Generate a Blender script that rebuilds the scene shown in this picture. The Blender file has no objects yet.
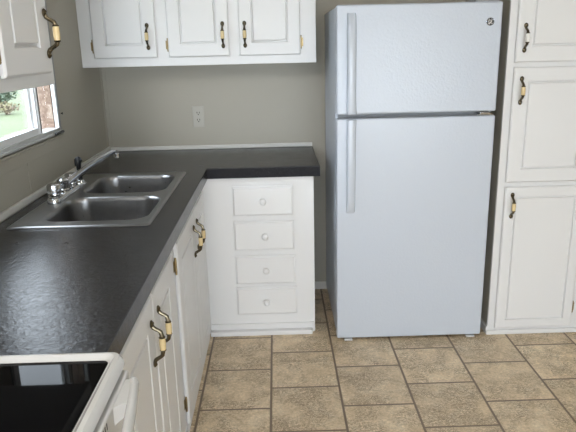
import bpy, bmesh, math, random
from mathutils import Matrix, Vector

random.seed(7)
SC = bpy.context.scene
COL = SC.collection
PI = math.pi

# ------------------------------------------------------------------ camera
cam_d = bpy.data.cameras.new('camera')
cam = bpy.data.objects.new('camera', cam_d)
COL.objects.link(cam)
PAN, TILT, ROLL, FPX = 0.0149, 0.2749, -0.0235, 605.0
F_ = Vector((math.sin(PAN) * math.cos(TILT), math.cos(PAN) * math.cos(TILT), -math.sin(TILT)))
R0 = Vector((math.cos(PAN), -math.sin(PAN), 0))
U0 = R0.cross(F_)
R_ = R0 * math.cos(ROLL) + U0 * math.sin(ROLL)
U_ = -R0 * math.sin(ROLL) + U0 * math.cos(ROLL)
M3 = Matrix((R_, U_, -F_)).transposed()
cam.matrix_world = Matrix.Translation((0.9977, -3.5799, 1.4942)) @ M3.to_4x4()
cam_d.sensor_fit = 'HORIZONTAL'
cam_d.sensor_width = 36
cam_d.lens = FPX / 576 * 36
cam_d.clip_start = 0.02
cam_d.clip_end = 300
SC.camera = cam

# ------------------------------------------------------------------ world, lights, exposure
SC.view_settings.view_transform = 'Standard'
SC.view_settings.look = 'None'
SC.view_settings.gamma = 1
SC.view_settings.use_curve_mapping = False
SC.view_settings.exposure = 0.1

world = bpy.data.worlds.new('sky')
SC.world = world
world.use_nodes = True
wn = world.node_tree
wbg = wn.nodes['Background']
wbg.inputs['Color'].default_value = (0.80, 0.90, 1.0, 1)
wbg.inputs['Strength'].default_value = 7.5

sun_d = bpy.data.lights.new('sun', 'SUN')
sun_d.energy = 2.0
sun_d.angle = 0.02
sun_d.color = (1.0, 0.95, 0.86)
sun = bpy.data.objects.new('sun', sun_d)
COL.objects.link(sun)
sun.rotation_euler = (math.radians(-25), math.radians(38), 0)


def area(name, loc, target, sx, sy, energy, color):
    d = bpy.data.lights.new(name, 'AREA')
    d.shape = 'RECTANGLE'
    d.size, d.size_y, d.energy, d.color = sx, sy, energy, color
    o = bpy.data.objects.new(name, d)
    COL.objects.link(o)
    o.location = loc
    o.rotation_euler = (Vector(target) - Vector(loc)).to_track_quat('-Z', 'Y').to_euler()
    return o


# daylight in the window opening of the wall behind the camera, and two ceiling lamps
area('daylight_behind', (1.9, -6.45, 0.94), (1.9, 0, 0.94), 2.8, 1.6, 30, (0.92, 0.96, 1.0))
area('ceiling_lamp_light', (2.7, -3.3, 2.15), (1.6, -1.2, 0.6), 0.36, 0.36, 2.5, (1.0, 0.95, 0.90))
area('kitchen_lamp_light', (0.60, -4.1, 2.38), (1.1, -2.2, 0), 0.5, 0.5, 40, (1.0, 0.96, 0.91))

# ------------------------------------------------------------------ materials


class NT:
    def __init__(self, name):
        self.m = bpy.data.materials.new(name)
        self.m.use_nodes = True
        self.t = self.m.node_tree
        self.b = self.t.nodes['Principled BSDF']

    def n(self, kind, **kw):
        nd = self.t.nodes.new(kind)
        for k, v in kw.items():
            if k in nd.inputs:
                self.put(nd.inputs[k], v)
            else:
                setattr(nd, k, v)
        return nd

    def put(self, sock, v):
        if isinstance(v, bpy.types.NodeSocket):
            self.t.links.new(v, sock)
        else:
            sock.default_value = v

    def math(self, op, a, b=0.0, c=0.0):
        nd = self.t.nodes.new('ShaderNodeMath')
        nd.operation = op
        for i, v in enumerate((a, b, c)):
            self.put(nd.inputs[i], v)
        return nd.outputs[0]

    def ramp(self, fac, stops):
        nd = self.t.nodes.new('ShaderNodeValToRGB')
        e = nd.color_ramp.elements
        while len(e) < len(stops):
            e.new(0.5)
        for i, (p, c) in enumerate(stops):
            e[i].position = p
            e[i].color = (c if len(c) == 4 else (*c, 1))
        self.put(nd.inputs['Fac'], fac)
        return nd.outputs['Color']

    def mix(self, fac, a, b, blend='MIX'):
        nd = self.t.nodes.new('ShaderNodeMix')
        nd.data_type = 'RGBA'
        nd.blend_type = blend
        self.put(nd.inputs[0], fac)
        self.put(nd.inputs[6], a if isinstance(a, bpy.types.NodeSocket) else (*a, 1))
        self.put(nd.inputs[7], b if isinstance(b, bpy.types.NodeSocket) else (*b, 1))
        return nd.outputs[2]

    def noise(self, scale, detail=3, rough=0.5, dist=0.0, vec=None, stretch=None):
        v = vec if vec is not None else self.pos()
        if stretch:
            mp = self.n('ShaderNodeMapping')
            mp.inputs['Scale'].default_value = stretch
            self.put(mp.inputs['Vector'], v)
            v = mp.outputs[0]
        nd = self.n('ShaderNodeTexNoise', Scale=scale, Detail=detail, Roughness=rough, Distortion=dist)
        self.put(nd.inputs['Vector'], v)
        return nd.outputs[0]

    def pos(self):
        if not hasattr(self, '_p'):
            self._p = self.t.nodes.new('ShaderNodeNewGeometry').outputs['Position']
        return self._p

    def bump(self, h, strength=0.2, dist=0.002):
        nd = self.n('ShaderNodeBump', Strength=strength, Distance=dist, Height=h)
        self.t.links.new(nd.outputs[0], self.b.inputs['Normal'])

    def set(self, **kw):
        for k, v in kw.items():
            k = k.replace('_', ' ')
            if isinstance(v, tuple) and len(v) == 3:
                v = (*v, 1)
            self.put(self.b.inputs[k], v)
        return self.m


def paint(name, col, rough=0.42, var=0.04, bscale=90, bstr=0.10):
    n = NT(name)
    f = n.noise(3.0, 4)
    dark = tuple(c * (1 - var) for c in col)
    n.set(Base_Color=n.mix(f, dark, col), Roughness=rough)
    n.bump(n.noise(bscale, 3, stretch=(1, 1, 0.35)), bstr, 0.001)
    return n.m


def metal(name, col, rough, var=0.1):
    n = NT(name)
    f = n.noise(60, 3)
    n.set(Base_Color=n.mix(f, tuple(c * (1 - var) for c in col), col), Metallic=1.0, Roughness=rough)
    return n.m


def plain(name, col, rough=0.5, scale=40, var=0.06, metallic=0.0):
    n = NT(name)
    n.set(Base_Color=n.mix(n.noise(scale, 3), tuple(c * (1 - var) for c in col), col), Roughness=rough, Metallic=metallic)
    return n.m


MAT = {}
MAT['cab'] = paint('white_cabinet_paint', (0.752, 0.748, 0.745), 0.36)
MAT['trim'] = paint('white_trim_paint', (0.74, 0.725, 0.69), 0.4)
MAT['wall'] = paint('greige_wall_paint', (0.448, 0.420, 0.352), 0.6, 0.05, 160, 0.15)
MAT['ceil'] = paint('white_ceiling_paint', (0.78, 0.76, 0.72), 0.8)
MAT['brass'] = metal('antique_brass', (0.20, 0.165, 0.11), 0.22, 0.65)
MAT['goldbrass'] = metal('polished_brass', (0.46, 0.35, 0.18), 0.33, 0.6)
MAT['ivory'] = plain('ivory_porcelain', (0.72, 0.56, 0.30), 0.25)
MAT['whiteporc'] = plain('white_porcelain', (0.82, 0.80, 0.76), 0.2)
MAT['chrome'] = metal('chrome', (0.66, 0.67, 0.69), 0.07, 0.03)
MAT['black'] = plain('black_plastic', (0.012, 0.012, 0.014), 0.35)
MAT['dark'] = plain('dark_gap', (0.03, 0.03, 0.033), 0.7)
MAT['plastic'] = plain('white_plastic', (0.76, 0.75, 0.71), 0.35)
MAT['vinyl'] = plain('white_vinyl', (0.88, 0.89, 0.90), 0.3)
MAT['alum'] = metal('grey_aluminium', (0.55, 0.55, 0.54), 0.4)
MAT['enamel'] = plain('white_enamel', (0.60, 0.60, 0.595), 0.18, 20, 0.02)
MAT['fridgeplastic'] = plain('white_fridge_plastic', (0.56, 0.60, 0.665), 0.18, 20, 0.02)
MAT['outlet'] = plain('painted_outlet_plastic', (0.50, 0.48, 0.42), 0.4)
MAT['track'] = plain('grey_window_track', (0.55, 0.55, 0.54), 0.4)
MAT['grey'] = plain('grey_plastic', (0.30, 0.31, 0.32), 0.5)

n = NT('white_pebbled_fridge_steel')
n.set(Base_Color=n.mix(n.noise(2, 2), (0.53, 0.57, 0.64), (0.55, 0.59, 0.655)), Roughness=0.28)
n.bump(n.noise(95, 2, 0.5), 0.40, 0.002)
MAT['fridge'] = n.m

def c1_edge(n):
    return n.ramp(n.noise(330, 2), [(0.40, (0.008, 0.0075, 0.0095)), (0.60, (0.016, 0.015, 0.018)), (0.74, (0.05, 0.048, 0.052))])


n = NT('charcoal_laminate')
sp = n.noise(420, 2)
lg = n.noise(14, 4)
c1 = n.ramp(sp, [(0.35, (0.006, 0.0055, 0.0065)), (0.62, (0.014, 0.0125, 0.014)), (0.75, (0.032, 0.029, 0.032))])
n.set(Base_Color=n.mix(n.math('MULTIPLY', lg, 0.5), c1, (0.017, 0.015, 0.016)), Roughness=n.math('MULTIPLY_ADD', lg, 0.14, 0.17), Specular_IOR_Level=0.27)
n.bump(n.noise(62, 5, 0.62, 0.8), 0.26, 0.004)
MAT['laminate'] = n.m

n = NT('shaded_edge_laminate')  # shaded copy of the laminate, for the dim back-run edge
n.set(Base_Color=c1_edge(n), Roughness=0.5, Specular_IOR_Level=0.16)
MAT['edge'] = n.m

n = NT('brushed_stainless')
br = n.noise(40, 3, stretch=(1, 14, 1))
n.set(Base_Color=n.mix(br, (0.25, 0.25, 0.255), (0.34, 0.34, 0.345)), Metallic=1.0, Roughness=n.math('MULTIPLY_ADD', br, 0.12, 0.24))
MAT['steel'] = n.m

n = NT('black_ceramic_glass')
n.set(Base_Color=n.mix(n.noise(30, 2), (0.002, 0.002, 0.0025), (0.003, 0.003, 0.0035)), Roughness=0.03, Specular_IOR_Level=0.085)
MAT['glasstop'] = n.m

# floor tiles in a half bond, columns running away from the counter
n = NT('tan_stone_tile')
sep = n.n('ShaderNodeSeparateXYZ', Vector=n.pos())
TW, TL = 0.3085, 0.3265
cx = n.math('DIVIDE', n.math('SUBTRACT', sep.outputs[0], 0.94), TW)
ci = n.math('FLOOR', cx)
par = n.math('FLOORED_MODULO', ci, 2.0)
cy = n.math('ADD', n.math('DIVIDE', n.math('ADD', sep.outputs[1], 0.823), TL), n.math('MULTIPLY', par, -0.515))
cj = n.math('FLOOR', cy)
fx = n.math('SUBTRACT', cx, ci)
fy = n.math('SUBTRACT', cy, cj)
ex = n.math('MULTIPLY', n.math('MINIMUM', fx, n.math('SUBTRACT', 1.0, fx)), TW)
ey = n.math('MULTIPLY', n.math('MINIMUM', fy, n.math('SUBTRACT', 1.0, fy)), TL)
edge = n.math('MINIMUM', ex, ey)
tile = n.n('ShaderNodeMapRange', interpolation_type='SMOOTHSTEP')
n.put(tile.inputs[0], edge)
tile.inputs[1].default_value = 0.0032
tile.inputs[2].default_value = 0.0068
tm = tile.outputs[0]
comb = n.n('ShaderNodeCombineXYZ', X=ci, Y=cj)
wh = n.n('ShaderNodeTexWhiteNoise', noise_dimensions='2D')
n.put(wh.inputs['Vector'], comb.outputs[0])
off = n.n('ShaderNodeVectorMath', operation='MULTIPLY_ADD')
n.put(off.inputs[0], wh.outputs['Color'])
off.inputs[1].default_value = (9, 9, 9)
n.put(off.inputs[2], n.pos())
cloud = n.noise(9, 5, 0.6, 1.2, off.outputs[0])
base = n.ramp(cloud, [(0.28, (0.60, 0.47, 0.305)), (0.5, (0.78, 0.63, 0.44)), (0.72, (0.86, 0.735, 0.545))])
scr = n.noise(27, 5, 0.68, 2.8, off.outputs[0], (1, 1.7, 1))
line = n.math('ABSOLUTE', n.math('SUBTRACT', scr, 0.5))
lm = n.ramp(line, [(0.0, (1, 1, 1)), (0.03, (0.5, 0.5, 0.5)), (0.065, (0, 0, 0))])
patch = n.ramp(n.noise(7, 3, 0.5, 0.5, off.outputs[0]), [(0.40, (0.12, 0.12, 0.12)), (0.58, (1, 1, 1))])
msk = n.math('MULTIPLY', n.math('MULTIPLY', lm, patch), 0.9)
stone = n.mix(msk, base, (0.13, 0.085, 0.05))
gr = n.ramp(n.noise(85, 4, 0.7), [(0.3, (0.70, 0.69, 0.67)), (0.68, (1.12, 1.12, 1.12))])
stone = n.mix(1.0, stone, gr, 'MULTIPLY')
tint = n.ramp(wh.outputs['Value'], [(0, (0.92, 0.91, 0.90)), (1, (1.08, 1.07, 1.05))])
stone = n.mix(1.0, stone, tint, 'MULTIPLY')
n.set(Base_Color=n.mix(tm, (0.20, 0.145, 0.10), stone), Roughness=n.math('MULTIPLY_ADD', cloud, 0.2, 0.38))
n.bump(n.math('ADD', tm, n.math('MULTIPLY', cloud, 0.25)), 0.5, 0.002)
MAT['tile'] = n.m

n = NT('exterior_brick')
f = n.noise(26, 5, 0.7, 0.8)
n.set(Base_Color=n.ramp(f, [(0.3, (0.16, 0.10, 0.075)), (0.5, (0.31, 0.215, 0.165)), (0.68, (0.50, 0.41, 0.34))]), Roughness=0.9)
n.bump(f, 0.8, 0.006)
MAT['brick'] = n.m

n = NT('mown_grass')
f = n.noise(0.6, 5)
n.set(Base_Color=n.ramp(f, [(0.3, (0.060, 0.081, 0.030)), (0.7, (0.082, 0.100, 0.047))]), Roughness=0.9)
MAT['grass'] = n.m


def leafmat(name, c1, c2):
    n = NT(name)
    n.set(Base_Color=n.ramp(n.noise(4, 4), [(0.35, c1), (0.65, c2)]), Roughness=0.6)
    return n.m


MAT['leaf'] = leafmat('shrub_leaf', (0.045, 0.075, 0.045), (0.10, 0.135, 0.09))
MAT['yleaf'] = leafmat('yellow_leaf', (0.17, 0.165, 0.07), (0.18, 0.13, 0.10))
MAT['bark'] = plain('bark', (0.10, 0.07, 0.05), 0.9)

n = NT('window_glass')
tr = n.n('ShaderNodeBsdfTransparent')
gl = n.n('ShaderNodeBsdfGlossy', Roughness=0.02)
mx = n.n('ShaderNodeMixShader')
mx.inputs[0].default_value = 0.06
n.t.links.new(tr.outputs[0], mx.inputs[1])
n.t.links.new(gl.outputs[0], mx.inputs[2])
n.t.links.new(mx.outputs[0], n.t.nodes['Material Output'].inputs['Surface'])
MAT['glass'] = n.m

# ------------------------------------------------------------------ mesh helpers


def box(bm, x0, x1, y0, y1, z0, z1, bev=0.0, seg=2, M=None):
    r = bmesh.ops.create_cube(bm, size=1)
    vs = r['verts']
    for v in vs:
        v.co = Vector((x0 + (v.co.x + .5) * (x1 - x0), y0 + (v.co.y + .5) * (y1 - y0), z0 + (v.co.z + .5) * (z1 - z0)))
    new = set(vs)
    if bev > 0:
        es = list({e for v in vs for e in v.link_edges})
        rr = bmesh.ops.bevel(bm, geom=es, offset=bev, offset_type='OFFSET', segments=seg, profile=0.5, affect='EDGES', clamp_overlap=True)
        new = set(rr['verts']) | {v for v in vs if v.is_valid}
    if M is not None:
        bmesh.ops.transform(bm, matrix=M, verts=[v for v in new if v.is_valid])


def tube(bm, pts, rads, seg=14, M=None, flat=None, cap=True):
    """sweep of circles (or ellipses) along points"""
    pts = [Vector(p) for p in pts]
    if not hasattr(rads, '__len__'):
        rads = [rads] * len(pts)
    rings = []
    up = None
    for i, p in enumerate(pts):
        t = (pts[min(i + 1, len(pts) - 1)] - pts[max(i - 1, 0)]).normalized()
        if up is None:
            up = Vector((1, 0, 0)) if abs(t.x) < 0.9 else Vector((0, 1, 0))
        a = (up - t * up.dot(t)).normalized()
        up = a
        b = t.cross(a)
        ra, rb = (rads[i] if isinstance(rads[i], tuple) else (rads[i], rads[i]))
        ring = []
        for k in range(seg):
            an = 2 * PI * k / seg
            co = p + a * (ra * math.cos(an)) + b * (rb * math.sin(an))
            ring.append(bm.verts.new(M @ co if M is not None else co))
        rings.append(ring)
    for i in range(len(rings) - 1):
        for k in range(seg):
            bm.faces.new((rings[i][k], rings[i][(k + 1) % seg], rings[i + 1][(k + 1) % seg], rings[i + 1][k]))
    if cap:
        bm.faces.new(rings[0][::-1])
        bm.faces.new(rings[-1])


def lathe(bm, prof, seg=20, M=None):
    """profile of (radius, height) about local z"""
    rings = []
    for r, h in prof:
        ring = []
        for k in range(seg):
            an = 2 * PI * k / seg
            co = Vector((r * math.cos(an), r * math.sin(an), h))
            ring.append(bm.verts.new(M @ co if M is not None else co))
        rings.append(ring)
    for i in range(len(rings) - 1):
        for k in range(seg):
            bm.faces.new((rings[i][k], rings[i][(k + 1) % seg], rings[i + 1][(k + 1) % seg], rings[i + 1][k]))
    bm.faces.new(rings[0][::-1])
    bm.faces.new(rings[-1])


def ball(bm, c, rx, ry, rz, M=None, u=14, v=9):
    r = bmesh.ops.create_uvsphere(bm, u_segments=u, v_segments=v, radius=1)
    for w in r['verts']:
        co = Vector((c[0] + w.co.x * rx, c[1] + w.co.y * ry, c[2] + w.co.z * rz))
        w.co = M @ co if M is not None else co


def rings_rect(bm, w, h, prof, M, close_last=True, close_first=True):
    """nested rectangles: prof is a list of (inset, height c); M maps (a, b, c)"""
    loops = []
    for ins, c in prof:
        loops.append([bm.verts.new(M @ Vector(p)) for p in ((ins, ins, c), (w - ins, ins, c), (w - ins, h - ins, c), (ins, h - ins, c))])
    for i in range(len(loops) - 1):
        for k in range(4):
            bm.faces.new((loops[i][k], loops[i][(k + 1) % 4], loops[i + 1][(k + 1) % 4], loops[i + 1][k]))
    if close_first:
        bm.faces.new(loops[0][::-1])
    if close_last:
        bm.faces.new(loops[-1])


def rr(x0, x1, y0, y1, r, n=6):
    """rounded rectangle outline, counter-clockwise"""
    out = []
    for cx_, cy_, a0 in ((x1 - r, y0 + r, -PI / 2), (x1 - r, y1 - r, 0), (x0 + r, y1 - r, PI / 2), (x0 + r, y0 + r, PI)):
        for k in range(n + 1):
            a = a0 + PI / 2 * k / n
            out.append((cx_ + r * math.cos(a), cy_ + r * math.sin(a)))
    return out


def loop_verts(bm, pts, z):
    return [bm.verts.new((x, y, z)) for x, y in pts]


def bridge(bm, a, b, flip=False):
    n_ = len(a)
    for k in range(n_):
        f = (a[k], a[(k + 1) % n_], b[(k + 1) % n_], b[k])
        bm.faces.new(f[::-1] if flip else f)


def fill(bm, loops):
    es = []
    for L in loops:
        for k in range(len(L)):
            e = bm.edges.get((L[k], L[(k + 1) % len(L)])) or bm.edges.new((L[k], L[(k + 1) % len(L)]))
            es.append(e)
    bmesh.ops.triangle_fill(bm, edges=es, use_beauty=True, use_dissolve=False)


# ------------------------------------------------------------------ object helpers
ROOT = {}


def thing(name, label, cat, loc, group=None):
    o = bpy.data.objects.new(name, None)
    COL.objects.link(o)
    o.empty_display_size = 0.1
    o.location = loc
    o['label'] = label
    o['category'] = cat
    if group:
        o['group'] = group
    return o


def origin_of(o):
    p = Vector((0, 0, 0))
    while o is not None:
        p += o.location
        o = o.parent
    return p


def obj(name, bm, mat, parent=None, origin=None, smooth=True, label=None, recalc=True):
    """link a bmesh written in world coordinates as one mesh object"""
    if recalc:
        bmesh.ops.recalc_face_normals(bm, faces=bm.faces)
    org = origin_of(parent) if parent is not None else Vector(origin or (0, 0, 0))
    bmesh.ops.translate(bm, vec=-org, verts=bm.verts)
    me = bpy.data.meshes.new(name)
    bm.to_mesh(me)
    bm.free()
    if smooth:
        me.shade_smooth()
        try:
            me.set_sharp_from_angle(angle=math.radians(32))
        except Exception:
            pass
    me.materials.append(mat)
    o = bpy.data.objects.new(name, me)
    COL.objects.link(o)
    if smooth:
        wm = o.modifiers.new('weighted_normals', 'WEIGHTED_NORMAL')
        wm.keep_sharp = True
        wm.weight = 100
    if parent is not None:
        o.parent = parent
    else:
        o.location = org
    if label:
        o['label'] = label
    return o


def struct(name, bm, mat, smooth=False):
    o = obj(name, bm, mat, None, smooth=smooth)
    o['kind'] = 'structure'
    return o


def B():
    return bmesh.new()


# frames for flat fronts: (a along, b up, c outward)
def frame(o, a, n):
    a, n = Vector(a), Vector(n)
    b = Vector((0, 0, 1))
    m = Matrix((a, b, n)).transposed().to_4x4()
    m.translation = Vector(o)
    return m


# ------------------------------------------------------------------ the room
XR, YF, ZC = 4.2, -6.5, 2.42
bm = B(); box(bm, -0.12, XR + .1, YF - .1, 0.1, -0.1, 0.0); struct('floor', bm, MAT['tile'])
bm = B(); box(bm, -0.12, XR + .1, YF - .1, 0.1, ZC, ZC + .1); struct('ceiling', bm, MAT['ceil'])
bm = B(); box(bm, -0.12, XR + .1, 0.0, 0.1, 0.0, ZC); struct('wall_back', bm, MAT['wall'])
WY0, WY1, WZ0, WZ1 = -1.56, -0.772, 1.145, 1.96
bm = B()
box(bm, -0.095, 0, YF, WY0, 0, ZC)
box(bm, -0.095, 0, WY1, 0, 0, ZC)
box(bm, -0.095, 0, WY0, WY1, 0, WZ0)
box(bm, -0.095, 0, WY0, WY1, WZ1, ZC)
struct('wall_left', bm, MAT['wall'])
bm = B()
box(bm, XR, XR + .1, YF, 0, 0, ZC)
struct('wall_right', bm, MAT['wall'])
bm = B()
box(bm, -.12, 0.45, YF - .1, YF, 0, ZC); box(bm, 3.35, XR + .1, YF - .1, YF, 0, ZC)
box(bm, 0.45, 3.35, YF - .1, YF, 0, 0.10); box(bm, 0.45, 3.35, YF - .1, YF, 1.78, ZC)
struct('wall_front', bm, MAT['wall'])

# trim: caulked ledge above the worktop, corner strip, wall seams, baseboards
bm = B()
box(bm, 0.0, 0.014, -2.5, 0.0, 0.914, 0.943, 0.004)
struct('trim_1', bm, MAT['trim'])
bm = B()
box(bm, 0.0145, 1.205, -0.014, 0.0, 0.914, 0.937, 0.004)
struct('trim_2', bm, MAT['trim'])
bm = B(); box(bm, 0.0, 0.004, -0.024, 0, 0.944, ZC, 0.001); box(bm, 0.004, 0.024, -0.004, 0, 0.938, ZC, 0.001)
struct('trim_3', bm, MAT['wall'])
bm = B(); box(bm, 0.0, 0.003, -1.185, -1.165, 0.944, WZ0 - .06, 0.001)
struct('trim_4', bm, MAT['wall'])
bm = B(); box(bm, 1.18, 2.075, -0.014, 0.0, 0, 0.05, 0.003); struct('baseboard_back', bm, MAT['trim'])

# the sliding window over the sink
win = thing('window_1', 'white sliding window over the sink looking onto the lawn', 'window', (0, (WY0 + WY1) / 2, WZ0))
del win['category']; del win['label']
win['kind'] = 'structure'
bm = B()
t = 0.016
for (y0, y1, z0, z1) in ((WY1 - .017, WY1, WZ0, WZ1), (WY0, WY0 + .030, WZ0, WZ1), (WY0 + .03, WY1 - .03, WZ1 - .03, WZ1)):
    box(bm, -.014, 0.004, y0, y1, z0, z1, 0.003)
obj('window_frame', bm, MAT['vinyl'], win)
bm = B()
box(bm, -.001, 0.006, WY1 - .006, WY1 + .010, WZ0 - .03, WZ1 + .012, 0.001)
box(bm, -.001, 0.006, WY0 - .010, WY0 + .006, WZ0 - .03, WZ1 + .012, 0.001)
obj('window_seal', bm, MAT['grey'], win)
bm = B()
box(bm, -.055, 0.007, WY0, WY1, WZ0 - .010, WZ0 + .012, 0.002)
box(bm, 0.000, 0.014, WY0 - .01, WY1 + .012, WZ0 - .012, WZ0 - .003, 0.002)
obj('window_track', bm, MAT['track'], win)
bm = B()
box(bm, 0.000, 0.006, WY0 - .05, WY1 + .02, WZ0 - .078, WZ0 - .030, 0.003)
box(bm, 0.0, 0.012, WY0 - .05, WY1 + .02, WZ0 - .028, WZ0 - .018, 0.002)
obj('window_apron', bm, MAT['wall'], win)
# near sash, slid to the left half
SY1 = -0.985
sash = B()
box(sash, -.034, -.002, SY1 - .034, SY1, WZ0 + .010, WZ1 - .03, 0.003)
box(sash, -.034, -.002, WY0 + .03, WY0 + .064, WZ0 + .010, WZ1 - .03, 0.003)
box(sash, -.034, -.002, WY0 + .064, SY1 - .034, WZ0 + .010, WZ0 + .040, 0.003)
box(sash, -.034, -.002, WY0 + .064, SY1 - .034, WZ1 - .065, WZ1 - .03, 0.003)
box(sash, -.0025, 0.002, SY1 - .022, SY1 - .014, WZ0 + .012, WZ1 - .032, 0.001)
box(sash, -.0335, -.020, SY1 - .050, SY1 - .033, WZ0 + .039, WZ1 - .064, 0.002)
s_o = obj('sash', sash, MAT['vinyl'], win)
bm = B(); box(bm, -.010, -.0008, SY1 - .002, SY1 + .005, WZ0 + .012, WZ1 - .032, 0.001); obj('sash_gasket', bm, MAT['dark'], s_o)
bm = B(); box(bm, -.032, -.028, WY0 + .060, SY1 - .040, WZ0 + .036, WZ1 - .062); obj('pane', bm, MAT['glass'], s_o, smooth=False)
bm = B(); box(bm, -.044, -.041, SY1 - .03, WY1 - .022, WZ0 + .008, WZ1 - .028); obj('pane', bm, MAT['glass'], win, smooth=False)
bm = B(); box(bm, 0.010, 0.024, WY1 - .112, WY1 - .008, WZ0 - .012, WZ0 - .001, 0.003); obj('latch', bm, MAT['black'], win)
# brick reveal of the outer wall beside the window, and the outer wall itself
bm = B()
box(bm, -.092, -.016, WY1 - .020, WY1 - .001, WZ0, WZ1)
struct('wall_exterior', bm, MAT['brick'])
bm = B(); box(bm, -70, -0.26, -30, 90, -0.62, -0.5); g = struct('lawn', bm, MAT['grass'])

# ------------------------------------------------------------------ cabinet hardware


def pull(parent, M, L=0.130, grip='ivory', d=0.030):
    """M: centre of the pull on the door face, b up, c outward"""
    bm = B()
    h = L / 2
    for s in (1, -1):
        # leaf shaped end plate lying on the door
        ball(bm, (0, s * (h - .011), .003), .0100, .0125, .0055, M)
        ball(bm, (0, s * (h - .008), .005), .0062, .0065, .0055, M, 10, 7)
        path = [(0, s * (h - .016), .004), (0, s * (h - .022), .007), (0, s * (h - .027), .014), (0, s * (h - .031), .021),
                (0, s * (h - .036), d - .003), (0, s * .022, d)]
        tube(bm, path, [.0056, .0062, .0056, .0056, .0062, .0068], 10, M)
        cpath = [(0, s * .0235, d), (0, s * .0205, d), (0, s * .0185, d)]
        tube(bm, cpath, [.0068, .0100, .0092], 12, M)
    tube(bm, [(0, -.024, d), (0, .024, d)], .0050, 10, M)
    obj('pull', bm, MAT['brass'], parent)
    bm = B()
    tube(bm, [(0, -.0185, d), (0, -.012, d), (0, 0, d), (0, .012, d), (0, .0185, d)], [.0082, .0092, .0096, .0092, .0082], 14, M)
    obj('pull_grip', bm, MAT[grip], parent, label='ivory porcelain grip' if grip == 'ivory' else 'white porcelain grip')


def hinge(parent, M, side):
    """M: on the frame plane at the door edge, b up, c outward; side: +1 leaf towards +a"""
    bm = B()
    box(bm, min(0, side * .013), max(0, side * .013), -.021, .021, 0, .0022, .0008, 1, M)
    tube(bm, [(side * .002, -.026, .0075), (side * .002, .026, .0075)], .0046, 10, M)
    for s in (1, -1):
        ball(bm, (side * .002, s * .029, .0075), .0044, .0055, .0044, M, 10, 7)
        ball(bm, (side * .008, s * .010, .003), .0022, .0022, .0016, M, 8, 5)
    box(bm, min(0, side * .004), max(0, side * .004), -.019, .019, .002, .010, .0008, 1, M)
    obj('hinge', bm, MAT['goldbrass'], parent, label='polished brass hinge')


TH = 0.018


def door(root, M, w, h, margin=0.066, pull_at=None, hinges=(), hinge_side=None, grip='ivory', name='door', pull_len=0.130):
    """M: lower corner of the door back on the frame plane"""
    bm = B()
    rings_rect(bm, w, h, [(0.006, 0.0004), (.006, .0035), (0, .0045), (0, .0120), (.002, .0145), (.005, TH - .001), (.007, TH), (margin, TH)], M, close_last=False)
    d = obj(name, bm, MAT['cab'], root)
    bm = B()
    m = margin
    rings_rect(bm, w, h, [(m, TH), (m + .0015, TH - .001), (m + .003, TH - .0085), (m + .0065, TH - .0105), (m + .010, TH - .0085), (m + .013, TH - .001), (m + .015, TH)], M, close_first=False)
    obj('panel', bm, MAT['cab'], d)
    if pull_at:
        pull(d, M @ Matrix.Translation((pull_at[0], pull_at[1], TH)), pull_len, grip)
    for hb in hinges:
        if hinge_side == 'a0':
            hinge(d, M @ Matrix.Translation((-.001, hb, 0)), -1)
        else:
            hinge(d, M @ Matrix.Translation((w + .001, hb, 0)), 1)
    return d


# ------------------------------------------------------------------ back wall cupboard
UF = -0.336
uc = thing('wall_cupboard', 'long white wall cupboard with three doors on the back wall beside the fridge', 'cupboard', (0.606, -0.168, 1.405), None)
bm = B(); box(bm, 0.001, 1.208, UF + .018, -0.001, 1.411, 2.13, 0.002); obj('carcass', bm, MAT['cab'], uc)
bm = B(); box(bm, 0.001, 1.212, UF, UF + .019, 1.405, 2.13, 0.003); obj('face_frame', bm, MAT['cab'], uc)
for (x0, x1, px_, hs) in ((0.070, 0.394, 0.353, 'a0'), (0.453, 0.766, 0.735, 'a0'), (0.817, 1.131, 0.847, 'a1')):
    M = frame((x0, UF, 1.448), (1, 0, 0), (0, -1, 0))
    door(uc, M, x1 - x0, 0.63, 0.062, (px_ - x0, 0.105), (0.062, 0.57), hs)

# ------------------------------------------------------------------ cupboard beside the window
LF = 0.350
lc = thing('wall_cupboard', 'white wall cupboard on the left wall, just above and before the sink window', 'cupboard', (0.15, -2.2, 1.392))
bm = B(); box(bm, 0.001, LF - .018, -2.80, -1.752, 1.406, 2.13, 0.002); obj('carcass', bm, MAT['cab'], lc)
bm = B(); box(bm, LF - .019, LF, -2.80, -1.748, 1.400, 2.13, 0.003); obj('face_frame', bm, MAT['cab'], lc)
for (y0, y1, py_, hs) in ((-2.112, -1.804, -1.826, 'a0'), (-2.545, -2.195, -2.515, 'a1')):
    M = frame((LF, y0, 1.434), (0, 1, 0), (1, 0, 0))
    door(lc, M, y1 - y0, 0.65, 0.068, (py_ - y0, 0.106), (0.066, 0.58), hs)

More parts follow.
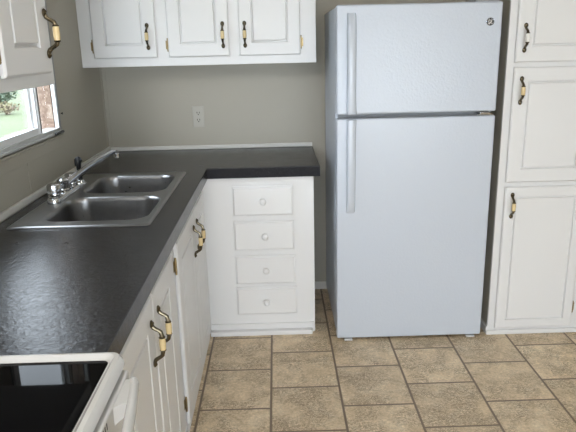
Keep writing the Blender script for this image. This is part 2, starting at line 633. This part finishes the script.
# ------------------------------------------------------------------ drawer cabinet
DF = -0.590
dc = thing('drawer_cabinet', 'white base cabinet with four drawers, at the inner corner facing the room', 'cabinet', (0.89, -0.3, 0))
bm = B(); box(bm, 0.607, 1.172, DF + .018, -0.016, 0.0, 0.858, 0.002); obj('carcass', bm, MAT['cab'], dc)
bm = B(); box(bm, 0.607, 1.176, DF, DF + .019, 0.0, 0.858, 0.0025); obj('face_frame', bm, MAT['cab'], dc)
bm = B()
box(bm, 0.612, 1.172, DF - .010, DF, 0.0, 0.056, 0.003)
box(bm, 0.614, 1.160, DF - .042, DF - .009, 0.0, 0.026, 0.005)
obj('base_moulding', bm, MAT['cab'], dc)
for (x0, x1, z0, z1, kx) in ((0.763, 1.070, 0.660, 0.814, 0.917), (0.762, 1.072, 0.474, 0.630, 0.922), (0.761, 1.077, 0.287, 0.444, 0.922), (0.760, 1.081, 0.112, 0.266, 0.920)):
    M = frame((x0, DF, z0), (1, 0, 0), (0, -1, 0))
    bm = B()
    rings_rect(bm, x1 - x0, z1 - z0, [(0.006, 0.0004), (.006, .0035), (0, .0045), (0, .0100), (.004, .0120), (.006, .0128), (.008, TH - .001), (.010, TH)], M)
    dr = obj('drawer', bm, MAT['cab'], dc)
    bm = B()
    lathe(bm, [(.0085, 0), (.0075, .006), (.0085, .010), (.0150, .0145), (.0172, .0195), (.0165, .0245), (.0120, .028), (.006, .0292)], 20,
          M @ Matrix.Translation((kx - x0, (z1 - z0) / 2, TH)))
    obj('knob', bm, MAT['cab'], dr)

# ------------------------------------------------------------------ left run base cabinets
BF = 0.604


def base_unit(label, y0, y1, stile_y):
    r = thing('base_cabinet', label, 'cabinet', (0.3, (y0 + y1) / 2, 0))
    bm = B()
    box(bm, 0.016, BF - .018, y0, y0 + .018, 0, 0.858)
    box(bm, 0.016, BF - .018, y1 - .018, y1, 0, 0.858)
    box(bm, 0.016, 0.030, y0 + .018, y1 - .018, 0, 0.858)
    box(bm, 0.030, BF - .018, y0 + .018, y1 - .018, 0.03, 0.06)
    obj('carcass', bm, MAT['cab'], r)
    bm = B(); box(bm, BF - .018, BF, y0, y1, 0.0, 0.858, 0.002); obj('face_frame', bm, MAT['cab'], r)
    bm = B(); box(bm, BF, BF + .008, max(y0, -2.49), y1 - .03 if y1 < -1 else -.640, 0.0, 0.036, 0.003); obj('base_moulding', bm, MAT['cab'], r)
    return r


sb = base_unit('white two-door base cabinet under the sink', -1.552, -0.016, None)
for (y0, y1, py_, hs) in ((-1.006, -0.664, -0.955, 'a1'), (-1.475, -1.014, -1.062, 'a0')):
    M = frame((BF, y0, 0.052), (0, 1, 0), (1, 0, 0))
    door(sb, M, y1 - y0, 0.756, 0.082, (py_ - y0, 0.628), (0.09, 0.668), hs, pull_len=0.146)
kb = base_unit('white two-door base cabinet between the sink cabinet and the stove', -2.504, -1.556, None)
for (y0, y1, py_, hs) in ((-1.940, -1.600, -1.893, 'a1'), (-2.335, -1.950, -1.996, 'a0')):
    M = frame((BF, y0, 0.052), (0, 1, 0), (1, 0, 0))
    door(kb, M, y1 - y0, 0.756, 0.082, (py_ - y0, 0.624), (0.09, 0.668), hs, pull_len=0.146)

# ------------------------------------------------------------------ worktop
ZT, ZB = 0.914, 0.861
bm = B()
outer = [(0.0155, -2.506), (0.645, -2.506), (0.645, -0.615), (1.206, -0.615), (1.206, -0.0155), (0.0155, -0.0155)]
hole = rr(0.110, 0.535, -1.575, -0.712, 0.05, 5)
lo_t, lh_t = loop_verts(bm, outer, ZT), loop_verts(bm, hole, ZT)
lo_b, lh_b = loop_verts(bm, outer, ZB), loop_verts(bm, hole, ZB)
fill(bm, [lo_t, lh_t]); fill(bm, [lo_b, lh_b])
bridge(bm, lo_b, lo_t); bridge(bm, lh_t, lh_b)
bmesh.ops.recalc_face_normals(bm, faces=bm.faces)
es = [e for k in range(1, 4) for e in [bm.edges.get((lo_t[k], lo_t[(k + 1) % 6]))] if e]
bmesh.ops.bevel(bm, geom=es, offset=0.004, segments=2, profile=0.5, affect='EDGES')
wt = obj('worktop', bm, MAT['laminate'], None, origin=(0.3, -1.2, ZT))
bm = B()  # strip added to hold the back-run edge in shade; left run has none
box(bm, 0.6462, 1.2062, -0.6166, -0.6148, ZB + .001, ZT - .004)
box(bm, 1.2055, 1.2072, -0.6148, -0.016, ZB + .001, ZT - .004)
obj('shade_band', bm, MAT['edge'], wt, label='added near-black strip, edge shade in its finish')
wt['label'] = 'dark charcoal laminate worktop running in an L along the left and back walls'
wt['category'] = 'worktop'

# ------------------------------------------------------------------ sink
sk = thing('kitchen_sink', 'stainless steel double bowl sink set in the dark worktop under the window', 'sink', (0.31, -1.14, ZT))
bm = B()
SX0, SX1, SYa, SYb = 0.066, 0.556, -1.600, -0.690
l0 = loop_verts(bm, rr(SX0, SX1, SYa, SYb, 0.018), ZT + .0005)
l1 = loop_verts(bm, rr(SX0 + .003, SX1 - .003, SYa + .003, SYb - .003, 0.016), ZT + .004)
l2 = loop_verts(bm, rr(SX0 + .010, SX1 - .010, SYa + .010, SYb - .010, 0.012), ZT + .0065)
l3 = loop_verts(bm, rr(SX0 + .017, SX1 - .017, SYa + .017, SYb - .017, 0.010), ZT + .0035)
bridge(bm, l0, l1); bridge(bm, l1, l2); bridge(bm, l2, l3)
inner = []
bowls = ((0.165, 0.520, -1.108, -0.752), (0.150, 0.530, -1.528, -1.172))
for (x0, x1, y0, y1) in bowls:
    inner.append(loop_verts(bm, rr(x0, x1, y0, y1, 0.075, 8), ZT + .0035))
fill(bm, [l3] + inner)
obj('deck', bm, MAT['steel'], sk)
for (x0, x1, y0, y1) in bowls:
    bm = B()
    prev = None
    for ins, dz in ((0, .0035), (.003, .0015), (.006, -.004), (.009, -.015), (.014, -.08), (.020, -.135), (.028, -.152), (.042, -.163), (.060, -.167)):
        L = loop_verts(bm, rr(x0 + ins, x1 - ins, y0 + ins, y1 - ins, 0.075 - ins * .3, 8), ZT + dz)
        if prev:
            bridge(bm, prev, L)
        prev = L
    cxm, cym = (x0 + x1) / 2, (y0 + y1) / 2
    c = bm.verts.new((cxm, cym, ZT - .170))
    for k in range(len(prev)):
        bm.faces.new((prev[k], prev[(k + 1) % len(prev)], c))
    bw = obj('bowl', bm, MAT['steel'], sk)
    bm = B()
    lathe(bm, [(.044, 0), (.043, .003), (.036, .0035), (.034, .0005), (.012, .0005), (.010, .010), (.004, .012)], 24, Matrix.Translation((cxm, cym, ZT - .1695)))
    obj('drain', bm, MAT['chrome'], bw)

# faucet
DZ = ZT + .0036
fx_, fy_ = 0.116, -1.138
ft = thing('faucet', 'chrome two-handle kitchen faucet with long swung spout at the back of the sink', 'faucet', (fx_, fy_, DZ))
bm = B()
o_ = rr(fx_ - .026, fx_ + .026, fy_ - .145, fy_ + .145, .025, 6)
o2 = rr(fx_ - .022, fx_ + .022, fy_ - .141, fy_ + .141, .021, 6)
o3 = rr(fx_ - .017, fx_ + .017, fy_ - .136, fy_ + .136, .016, 6)
a, b_, c_ = loop_verts(bm, o_, DZ), loop_verts(bm, o_, DZ + .012), loop_verts(bm, o2, DZ + .021)
d_ = loop_verts(bm, o3, DZ + .024)
bridge(bm, a, b_); bridge(bm, b_, c_); bridge(bm, c_, d_); bm.faces.new(d_); bm.faces.new(a[::-1])
obj('base_plate', bm, MAT['chrome'], ft)
for s in (-1, 1):
    bm = B()
    Mx = Matrix.Translation((fx_, fy_ + s * .105, DZ + .022))
    lathe(bm, [(.025, 0), (.025, .007), (.019, .010), (.018, .016)], 20, Mx)
    seg = 20
    rings = []
    for r_, h_ in ((.023, .015), (.0275, .018), (.0275, .046), (.024, .052), (.010, .054)):
        rings.append([bm.verts.new(Mx @ Vector(((r_ * (1.0 if k % 2 else .90)) * math.cos(2 * PI * k / seg), (r_ * (1.0 if k % 2 else .90)) * math.sin(2 * PI * k / seg), h_))) for k in range(seg)])
    for i in range(len(rings) - 1):
        bridge(bm, rings[i], rings[i + 1])
    bm.faces.new(rings[-1]); bm.faces.new(rings[0][::-1])
    obj('handle', bm, MAT['chrome'], ft)
bm = B()
lathe(bm, [(.024, 0), (.024, .008), (.021, .012), (.021, .030), (.024, .033), (.024, .046), (.016, .053)], 20, Matrix.Translation((fx_, fy_, DZ + .022)))
obj('spout_post', bm, MAT['chrome'], ft)
bm = B()
p0 = Vector((fx_ + .004, fy_ + .010, DZ + .048)); p3 = Vector((0.246, -0.845, 1.046))
pts = [p0 - Vector((.006, .012, .012)), p0]
for k in range(1, 9):
    q = p0.lerp(p3, k / 8)
    q.z += 0.006 * math.sin(PI * k / 8)
    pts.append(q)
dv = (p3 - p0).normalized()
pts += [p3 + dv * .020 + Vector((0, 0, -.004)), p3 + dv * .030 + Vector((0, 0, -.012)), p3 + dv * .034 + Vector((0, 0, -.022))]
tube(bm, pts, [.0135, .0145] + [.0142 - .0004 * k for k in range(8)] + [.0105, .0105, .0105], 14)
obj('spout', bm, MAT['chrome'], ft)
bm = B()
e = p3 + dv * .034
tube(bm, [e + Vector((0, 0, -.018)), e + Vector((0, 0, -.020)), e + Vector((0, 0, -.038)), e + Vector((0, 0, -.040))], [.011, .0140, .0140, .012], 16)
obj('aerator', bm, MAT['chrome'], ft)

spx, spy = 0.112, -0.912
sy_ = thing('sink_sprayer', 'black hand sprayer standing in its chrome collar beyond the faucet', 'sprayer', (spx, spy, DZ))
bm = B()
lathe(bm, [(.025, 0), (.025, .004), (.020, .008), (.017, .018), (.014, .020)], 20, Matrix.Translation((spx, spy, DZ)))
obj('collar', bm, MAT['chrome'], sy_)
bm = B()
Mt = Matrix.Translation((spx, spy, DZ + .018)) @ Matrix.Diagonal((.92, .92, .92, 1))
lathe(bm, [(.012, 0), (.0135, .006), (.0115, .022), (.0100, .045), (.0115, .068), (.0135, .084), (.0145, .098), (.0125, .109), (.007, .114)], 18, Mt)
tube(bm, [(spx + .004, spy, DZ + .106), (spx + .015, spy + .004, DZ + .111)], [.0100, .0100], 14)
box(bm, spx - .016, spx - .008, spy - .005, spy + .005, DZ + .082, DZ + .114, .003)
obj('spray_head', bm, MAT['black'], sy_)

# ------------------------------------------------------------------ stove
ZR = 0.932
st = thing('stove', 'white electric stove with black glass cooktop at the near end of the worktop', 'stove', (0.36, -2.9, 0))
SY0_, SY1_ = -3.276, -2.516
bm = B(); box(bm, 0.03, 0.655, SY0_ + .004, SY1_ - .004, 0.02, 0.905, .004); obj('body', bm, MAT['enamel'], st)
bm = B()
def up(pts, z): return loop_verts(bm, pts, z)
r0 = up(rr(0.03, 0.690, SY0_, SY1_, .020, 5), 0.906)
r1 = up(rr(0.03, 0.694, SY0_, SY1_, .022, 5), 0.912)
r2 = up(rr(0.03, 0.692, SY0_, SY1_, .022, 5), ZR - .008)
r3 = up(rr(0.034, 0.686, SY0_ + .004, SY1_ - .004, .020, 5), ZR)
r4 = up(rr(0.040, 0.678, SY0_ + .010, SY1_ - .010, .018, 5), ZR + .001)
r5 = up(rr(0.046, 0.668, SY0_ + .016, SY1_ - .016, .016, 5), ZR - .010)
for p_, q_ in ((r0, r1), (r1, r2), (r2, r3), (r3, r4), (r4, r5)):
    bridge(bm, p_, q_)
bm.faces.new(r0[::-1]); bm.faces.new(r5)
obj('cooktop_rim', bm, MAT['enamel'], st)
bm = B()
g0 = up(rr(0.048, 0.666, SY0_ + .018, SY1_ - .018, .014, 5), ZR - .0095)
g1 = up(rr(0.048, 0.666, SY0_ + .018, SY1_ - .018, .014, 5), ZR - .0070)
g2 = up(rr(0.049, 0.665, SY0_ + .019, SY1_ - .019, .013, 5), ZR - .0065)
for v in bm.verts:
    v.co.z += 0.010 * (SY1_ - v.co.y) / 0.76 - 0.003
bridge(bm, g0, g1); bridge(bm, g1, g2); bm.faces.new(g2); bm.faces.new(g0[::-1])
obj('glass_cooktop', bm, MAT['glasstop'], st, smooth=False)
bm = B(); box(bm, 0.655, 0.672, SY0_ + .006, SY1_ - .008, 0.880, 0.905, .001); obj('vent_gap', bm, MAT['dark'], st)
bm = B(); box(bm, 0.657, 0.699, SY0_ + .004, SY1_ - .012, 0.235, 0.899, .006, 3); od = obj('oven_door', bm, MAT['enamel'], st)
bm = B()
for k in range(18):
    y = -2.693 - k * .0105
    box(bm, 0.6985, 0.6996, y - .0017, y + .0017, 0.879, 0.892, .0005)
obj('vent_slot', bm, MAT['dark'], od, label='row of dark vent slots')
bm = B()
ym = (SY0_ + SY1_) / 2
hw = 0.5 * (SY1_ - SY0_) - .038
hp, hr = [], []
for k in range(33):
    q = -1 + 2 * k / 32
    hp.append((0.713 + .032 * (1 - q * q), ym + q * hw, 0.881))
    hr.append((.0095, .0155))
tube(bm, hp, hr, 16)
for q in (-1, 1):
    rings = []
    for x, ya, yb, z0, z1 in ((0.695, .985, .700, .856, .894), (0.705, .99, .735, .862, .894), (0.714, .99, .76, .866, .893), (0.723, .985, .775, .870, .890)):
        rings.append([bm.verts.new((x, ym + q * hw * ya, z0)), bm.verts.new((x, ym + q * hw * yb, z0)), bm.verts.new((x, ym + q * hw * yb, z1)), bm.verts.new((x, ym + q * hw * ya, z1))])
    for a_, b2 in zip(rings, rings[1:]):
        bridge(bm, a_, b2)
    bm.faces.new(rings[0]); bm.faces.new(rings[-1])
obj('handle', bm, MAT['enamel'], od)
bm = B(); box(bm, 0.657, 0.700, SY0_ + .004, SY1_ - .004, 0.05, 0.228, .008, 3); obj('storage_drawer', bm, MAT['enamel'], st)
bm = B(); box(bm, 0.012, 0.085, SY0_, SY1_, 0.934, 1.10, .012, 3); bg = obj('control_panel', bm, MAT['enamel'], st)
for k, y in enumerate((-3.18, -3.08, -2.71, -2.61)):
    bm = B()
    lathe(bm, [(.022, 0), (.022, .006), (.017, .009), (.015, .022), (.009, .024)], 18, frame((0.085, y, 1.02), (0, 1, 0), (1, 0, 0)))
    obj('dial', bm, MAT['black'], bg)

# ------------------------------------------------------------------ refrigerator
FX0, FX1, FYF, FYB, FZT = 1.281, 2.034, -0.718, -0.035, 1.664
fr_ = thing('refrigerator', 'white top-freezer refrigerator standing between the drawer cabinet and the tall cupboard', 'refrigerator', (1.654, -.38, 0))
bm = B(); box(bm, FX0, FX1, -.648, FYB, 0.035, FZT - .006, .006, 3); obj('body', bm, MAT['fridge'], fr_)
bm = B(); box(bm, FX0 + .012, FX1 - .012, -.656, -.646, 0.045, FZT - .014); obj('gasket', bm, MAT['grey'], fr_, smooth=False)
bm = B(); box(bm, FX0 + .02, FX1 - .02, -.655, -.646, 1.150, 1.180); obj('door_divider', bm, MAT['dark'], fr_, smooth=False)


def fdoor(z0, z1, name):
    bm = B()
    box(bm, FX0, FX1, FYF, -.655, z0, z1, .009, 4)
    return obj(name, bm, MAT['fridge'], fr_)


fz = fdoor(1.1735, FZT, 'freezer_door')
fd = fdoor(0.014, 1.1535, 'fridge_door')


def fhandle(z0, z1, parent, top):
    bm = B()
    hx0, hx1 = 1.328, 1.368
    n_ = 18
    rings = []
    L = z1 - z0
    for k in range(n_ + 1):
        z = z0 + L * k / n_
        s = k / n_
        far = (1 - s) if top else s          # 1 at the split between the doors
        flare = max(0, (far - .80) / .20)
        dep = .030 + .008 * math.sin(PI * min(1, max(0, s)))
        if (k == 0 and not top) or (k == n_ and top):
            dep = .010
        elif (k == 1 and not top) or (k == n_ - 1 and top):
            dep = .026
        x0, x1 = hx0 - .000 * flare, hx1 + .004 * flare
        y = FYF - dep
        prof = [(x0, FYF + .004), (x0, y + .010), (x0 + .004, y + .003), (x0 + .012, y), (x1 - .013, y + .001), (x1 - .004, y + .006), (x1, y + .014), (x1, FYF + .004)]
        rings.append([bm.verts.new((px_, py_, z)) for px_, py_ in prof])
    for i in range(n_):
        bridge(bm, rings[i], rings[i + 1])
    bm.faces.new(rings[0][::-1]); bm.faces.new(rings[-1])
    return obj('handle', bm, MAT['fridgeplastic'], parent)


fhandle(1.177, 1.628, fz, True)
fhandle(0.694, 1.150, fd, False)
# round chrome emblem with monogram strokes
Me = frame((1.979, FYF, 1.577), (1, 0, 0), (0, -1, 0))
bm = B(); lathe(bm, [(.0180, 0), (.0180, .0035), (.0170, .0045), (.0160, .0042)], 28, Me); obj('emblem', bm, MAT['chrome'], fz, label='round chrome emblem')
bm = B(); lathe(bm, [(.0166, .003), (.0166, .0048), (.0160, .0050)], 28, Me); obj('emblem_field', bm, MAT['black'], fz, label='dark field of the round emblem')


def arc(cx_, cy_, r, a0, a1, n_=12, ry=None):
    ry = ry or r
    return [(cx_ + r * math.cos(math.radians(a0 + (a1 - a0) * k / n_)), cy_ + ry * math.sin(math.radians(a0 + (a1 - a0) * k / n_)), .0053) for k in range(n_ + 1)]


bm = B()
tube(bm, arc(-.0040, .0008, .0048, 40, 330, 16, .0066), .0012, 8, Me)
tube(bm, [(-.0042, -.0010, .0050), (-.0002, -.0006, .0050), (-.0012, -.0075, .0050), (-.0058, -.0096, .0050), (-.0084, -.0072, .0050)], .0011, 8, Me)
tube(bm, arc(.0052, .0034, .0032, 60, 270, 10, .0036), .0012, 8, Me)
tube(bm, arc(.0054, -.0038, .0038, 90, 310, 10, .0040), .0012, 8, Me)
for a0 in (20, 110, 200, 290):
    tube(bm, arc(0, 0, .0128, a0, a0 + 60, 8), .0005, 8, Me)
obj('monogram', bm, MAT['whiteporc'], fz, label='bright cursive GE monogram on the emblem')
bm = B()
box(bm, FX1 - .085, FX1 - .012, FYF + .004, -.60, 1.1565, 1.1605, .001)
box(bm, FX1 - .075, FX1 - .025, FYF + .000, -.64, 1.1610, 1.1700, .002)
obj('hinge', bm, MAT['chrome'], fr_)
bm = B(); box(bm, FX1 - .12, FX1 - .008, -.70, -.52, FZT - .004, FZT + .014, .005, 2); obj('hinge_cover', bm, MAT['grey'], fr_)
bm = B(); box(bm, FX0 + .02, FX1 - .02, -.645, -.625, 0.004, 0.034, .002); obj('base_grille', bm, MAT['dark'], fr_)
for x in (FX0 + .06, FX1 - .055):
    bm = B()
    lathe(bm, [(.020, 0), (.020, .010), (.008, .013), (.008, .036)], 16, Matrix.Translation((x, -.63, 0)))
    box(bm, x - .022, x + .022, -.728, -.665, 0.004, 0.013, .003)
    obj('foot', bm, MAT['enamel'], fr_)
    bm = B()
    lathe(bm, [(.020, 0), (.020, .012), (.008, .013), (.008, .040)], 16, Matrix.Translation((x, -.12, 0)))
    obj('foot', bm, MAT['black'], fr_)

# ------------------------------------------------------------------ tall cupboard
PF = -0.690
pt = thing('tall_cupboard', 'tall white pantry cupboard with stacked doors right of the refrigerator', 'cupboard', (2.32, -.35, 0))
bm = B(); box(bm, 2.088, 2.580, PF + .018, -0.001, 0.0, 2.30, .002); obj('carcass', bm, MAT['cab'], pt)
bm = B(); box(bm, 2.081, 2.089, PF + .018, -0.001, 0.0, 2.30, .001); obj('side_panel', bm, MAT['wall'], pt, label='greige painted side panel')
bm = B(); box(bm, 2.078, 2.580, PF, PF + .019, 0.0, 2.30, .003); obj('face_frame', bm, MAT['cab'], pt)
bm = B()
box(bm, 2.070, 2.582, PF - .012, PF, 0.0, 0.026, .005, 3)
box(bm, 2.070, 2.082, PF, -0.60, 0.0, 0.045, .004)
box(bm, 2.071, 2.082, -0.60, -0.016, 0.0, 0.045, .004)
obj('base_moulding', bm, MAT['cab'], pt)
for (z0, z1, pz, mg, hg) in ((0.040, 0.798, 0.706, 0.046, (.107, .65)), (0.822, 1.372, 1.265, 0.064, (.10, .45)), (1.393, 2.05, 1.503, 0.070, (.10, .55))):
    M = frame((2.112, PF, z0), (1, 0, 0), (0, -1, 0))
    door(pt, M, 0.400, z1 - z0, mg, (0.036, pz - z0), hg, 'a1', 'whiteporc' if z0 > 1.3 else 'ivory')

# ------------------------------------------------------------------ outlet
ol = thing('wall_outlet', 'white double power outlet on the back wall above the worktop', 'outlet', (0.541, 0, 1.104))
M = frame((0.507, -.0003, 1.043), (1, 0, 0), (0, -1, 0))
bm = B()
rings_rect(bm, .068, .122, [(0, 0), (0, .003), (.003, .0055), (.006, .006)], M)
obj('cover_plate', bm, MAT['outlet'], ol)
for zc in (.0405, .0815):
    bm = B()
    o1 = rr(-.0165, .0165, -.0140, .0140, .008, 5)
    Mr = M @ Matrix.Translation((.034, zc, 0))
    l_a = [bm.verts.new(Mr @ Vector((x, y, .0055))) for x, y in o1]
    l_b = [bm.verts.new(Mr @ Vector((x, y, .0075))) for x, y in o1]
    bridge(bm, l_a, l_b); bm.faces.new(l_b); bm.faces.new(l_a[::-1])
    rc = obj('receptacle', bm, MAT['outlet'], ol)
    bm = B()
    box(bm, -.0085, -.0050, -.001, .0085, .0070, .0078, 0, 1, Mr)
    box(bm, .0050, .0085, -.001, .0085, .0070, .0078, 0, 1, Mr)
    lathe(bm, [(.0032, .0070), (.0032, .0078)], 12, Mr @ Matrix.Translation((0, -.0075, 0)))
    obj('slot', bm, MAT['black'], rc)
bm = B(); lathe(bm, [(.003, .0055), (.003, .0068), (.0015, .0072)], 10, M @ Matrix.Translation((.034, .061, 0))); obj('screw', bm, MAT['alum'], ol)

# nail beside the window
bm = B()
lathe(bm, [(.0015, 0), (.0015, .006), (.0055, .006), (.0055, .008), (.003, .0088)], 12, frame((0.0, -0.735, 1.215), (0, 1, 0), (1, 0, 0)))
na = obj('nail', bm, MAT['black'], None, origin=(0, -0.735, 1.215))
na['label'] = 'small black nail head in the wall just beyond the window'
na['category'] = 'nail'

# ------------------------------------------------------------------ garden seen through the window


def shrub(name, label, cat, loc, r, h, mat, nleaf, size, seed):
    rnd = random.Random(seed)
    t_ = thing(name, label, cat, loc)
    bm = B()
    for k in range(6):
        a = 2 * PI * k / 6
        tube(bm, [(loc[0], loc[1], loc[2]), (loc[0] + .25 * r * math.cos(a), loc[1] + .25 * r * math.sin(a), loc[2] + h * .4),
                  (loc[0] + .5 * r * math.cos(a), loc[1] + .5 * r * math.sin(a), loc[2] + h * .75)], [.05, .035, .015], 8)
    obj('stem', bm, MAT['bark'], t_)
    bm = B()
    for _ in range(nleaf):
        u_, v_ = rnd.uniform(0, 2 * PI), rnd.uniform(-1, 1)
        q = rnd.uniform(.55, 1.0) * (1 + .18 * math.sin(3 * u_ + 2 * v_))
        s_ = math.sqrt(max(0, 1 - v_ * v_))
        p = Vector((loc[0] + r * q * s_ * math.cos(u_), loc[1] + r * q * s_ * math.sin(u_), loc[2] + h * (.52 + .46 * v_ * q)))
        nx = Vector((rnd.gauss(0, 1), rnd.gauss(0, 1), rnd.gauss(.5, 1))).normalized()
        a_ = nx.orthogonal().normalized()
        b2 = nx.cross(a_)
        L_ = size * rnd.uniform(.7, 1.3)
        vs = [bm.verts.new(p + a_ * (L_ * ca) + b2 * (L_ * cb) + nx * cn) for ca, cb, cn in ((-1, 0, 0), (0, -.45, .1 * L_), (1, 0, 0), (0, .45, .1 * L_))]
        bm.faces.new(vs)
    obj('foliage', bm, mat, t_, smooth=False, recalc=False)


shrub('garden_shrub', 'grey-green leafy shrub on the lawn outside the sink window', 'shrub', (-9.3, 19.4, -0.5), 0.62, 1.15, MAT['leaf'], 900, .085, 3)
shrub('flowering_bush', 'low yellow and pink flowering bush on the lawn outside the sink window', 'bush', (-7.9, 16.8, -0.5), 0.36, 0.42, MAT['yleaf'], 320, .05, 5)
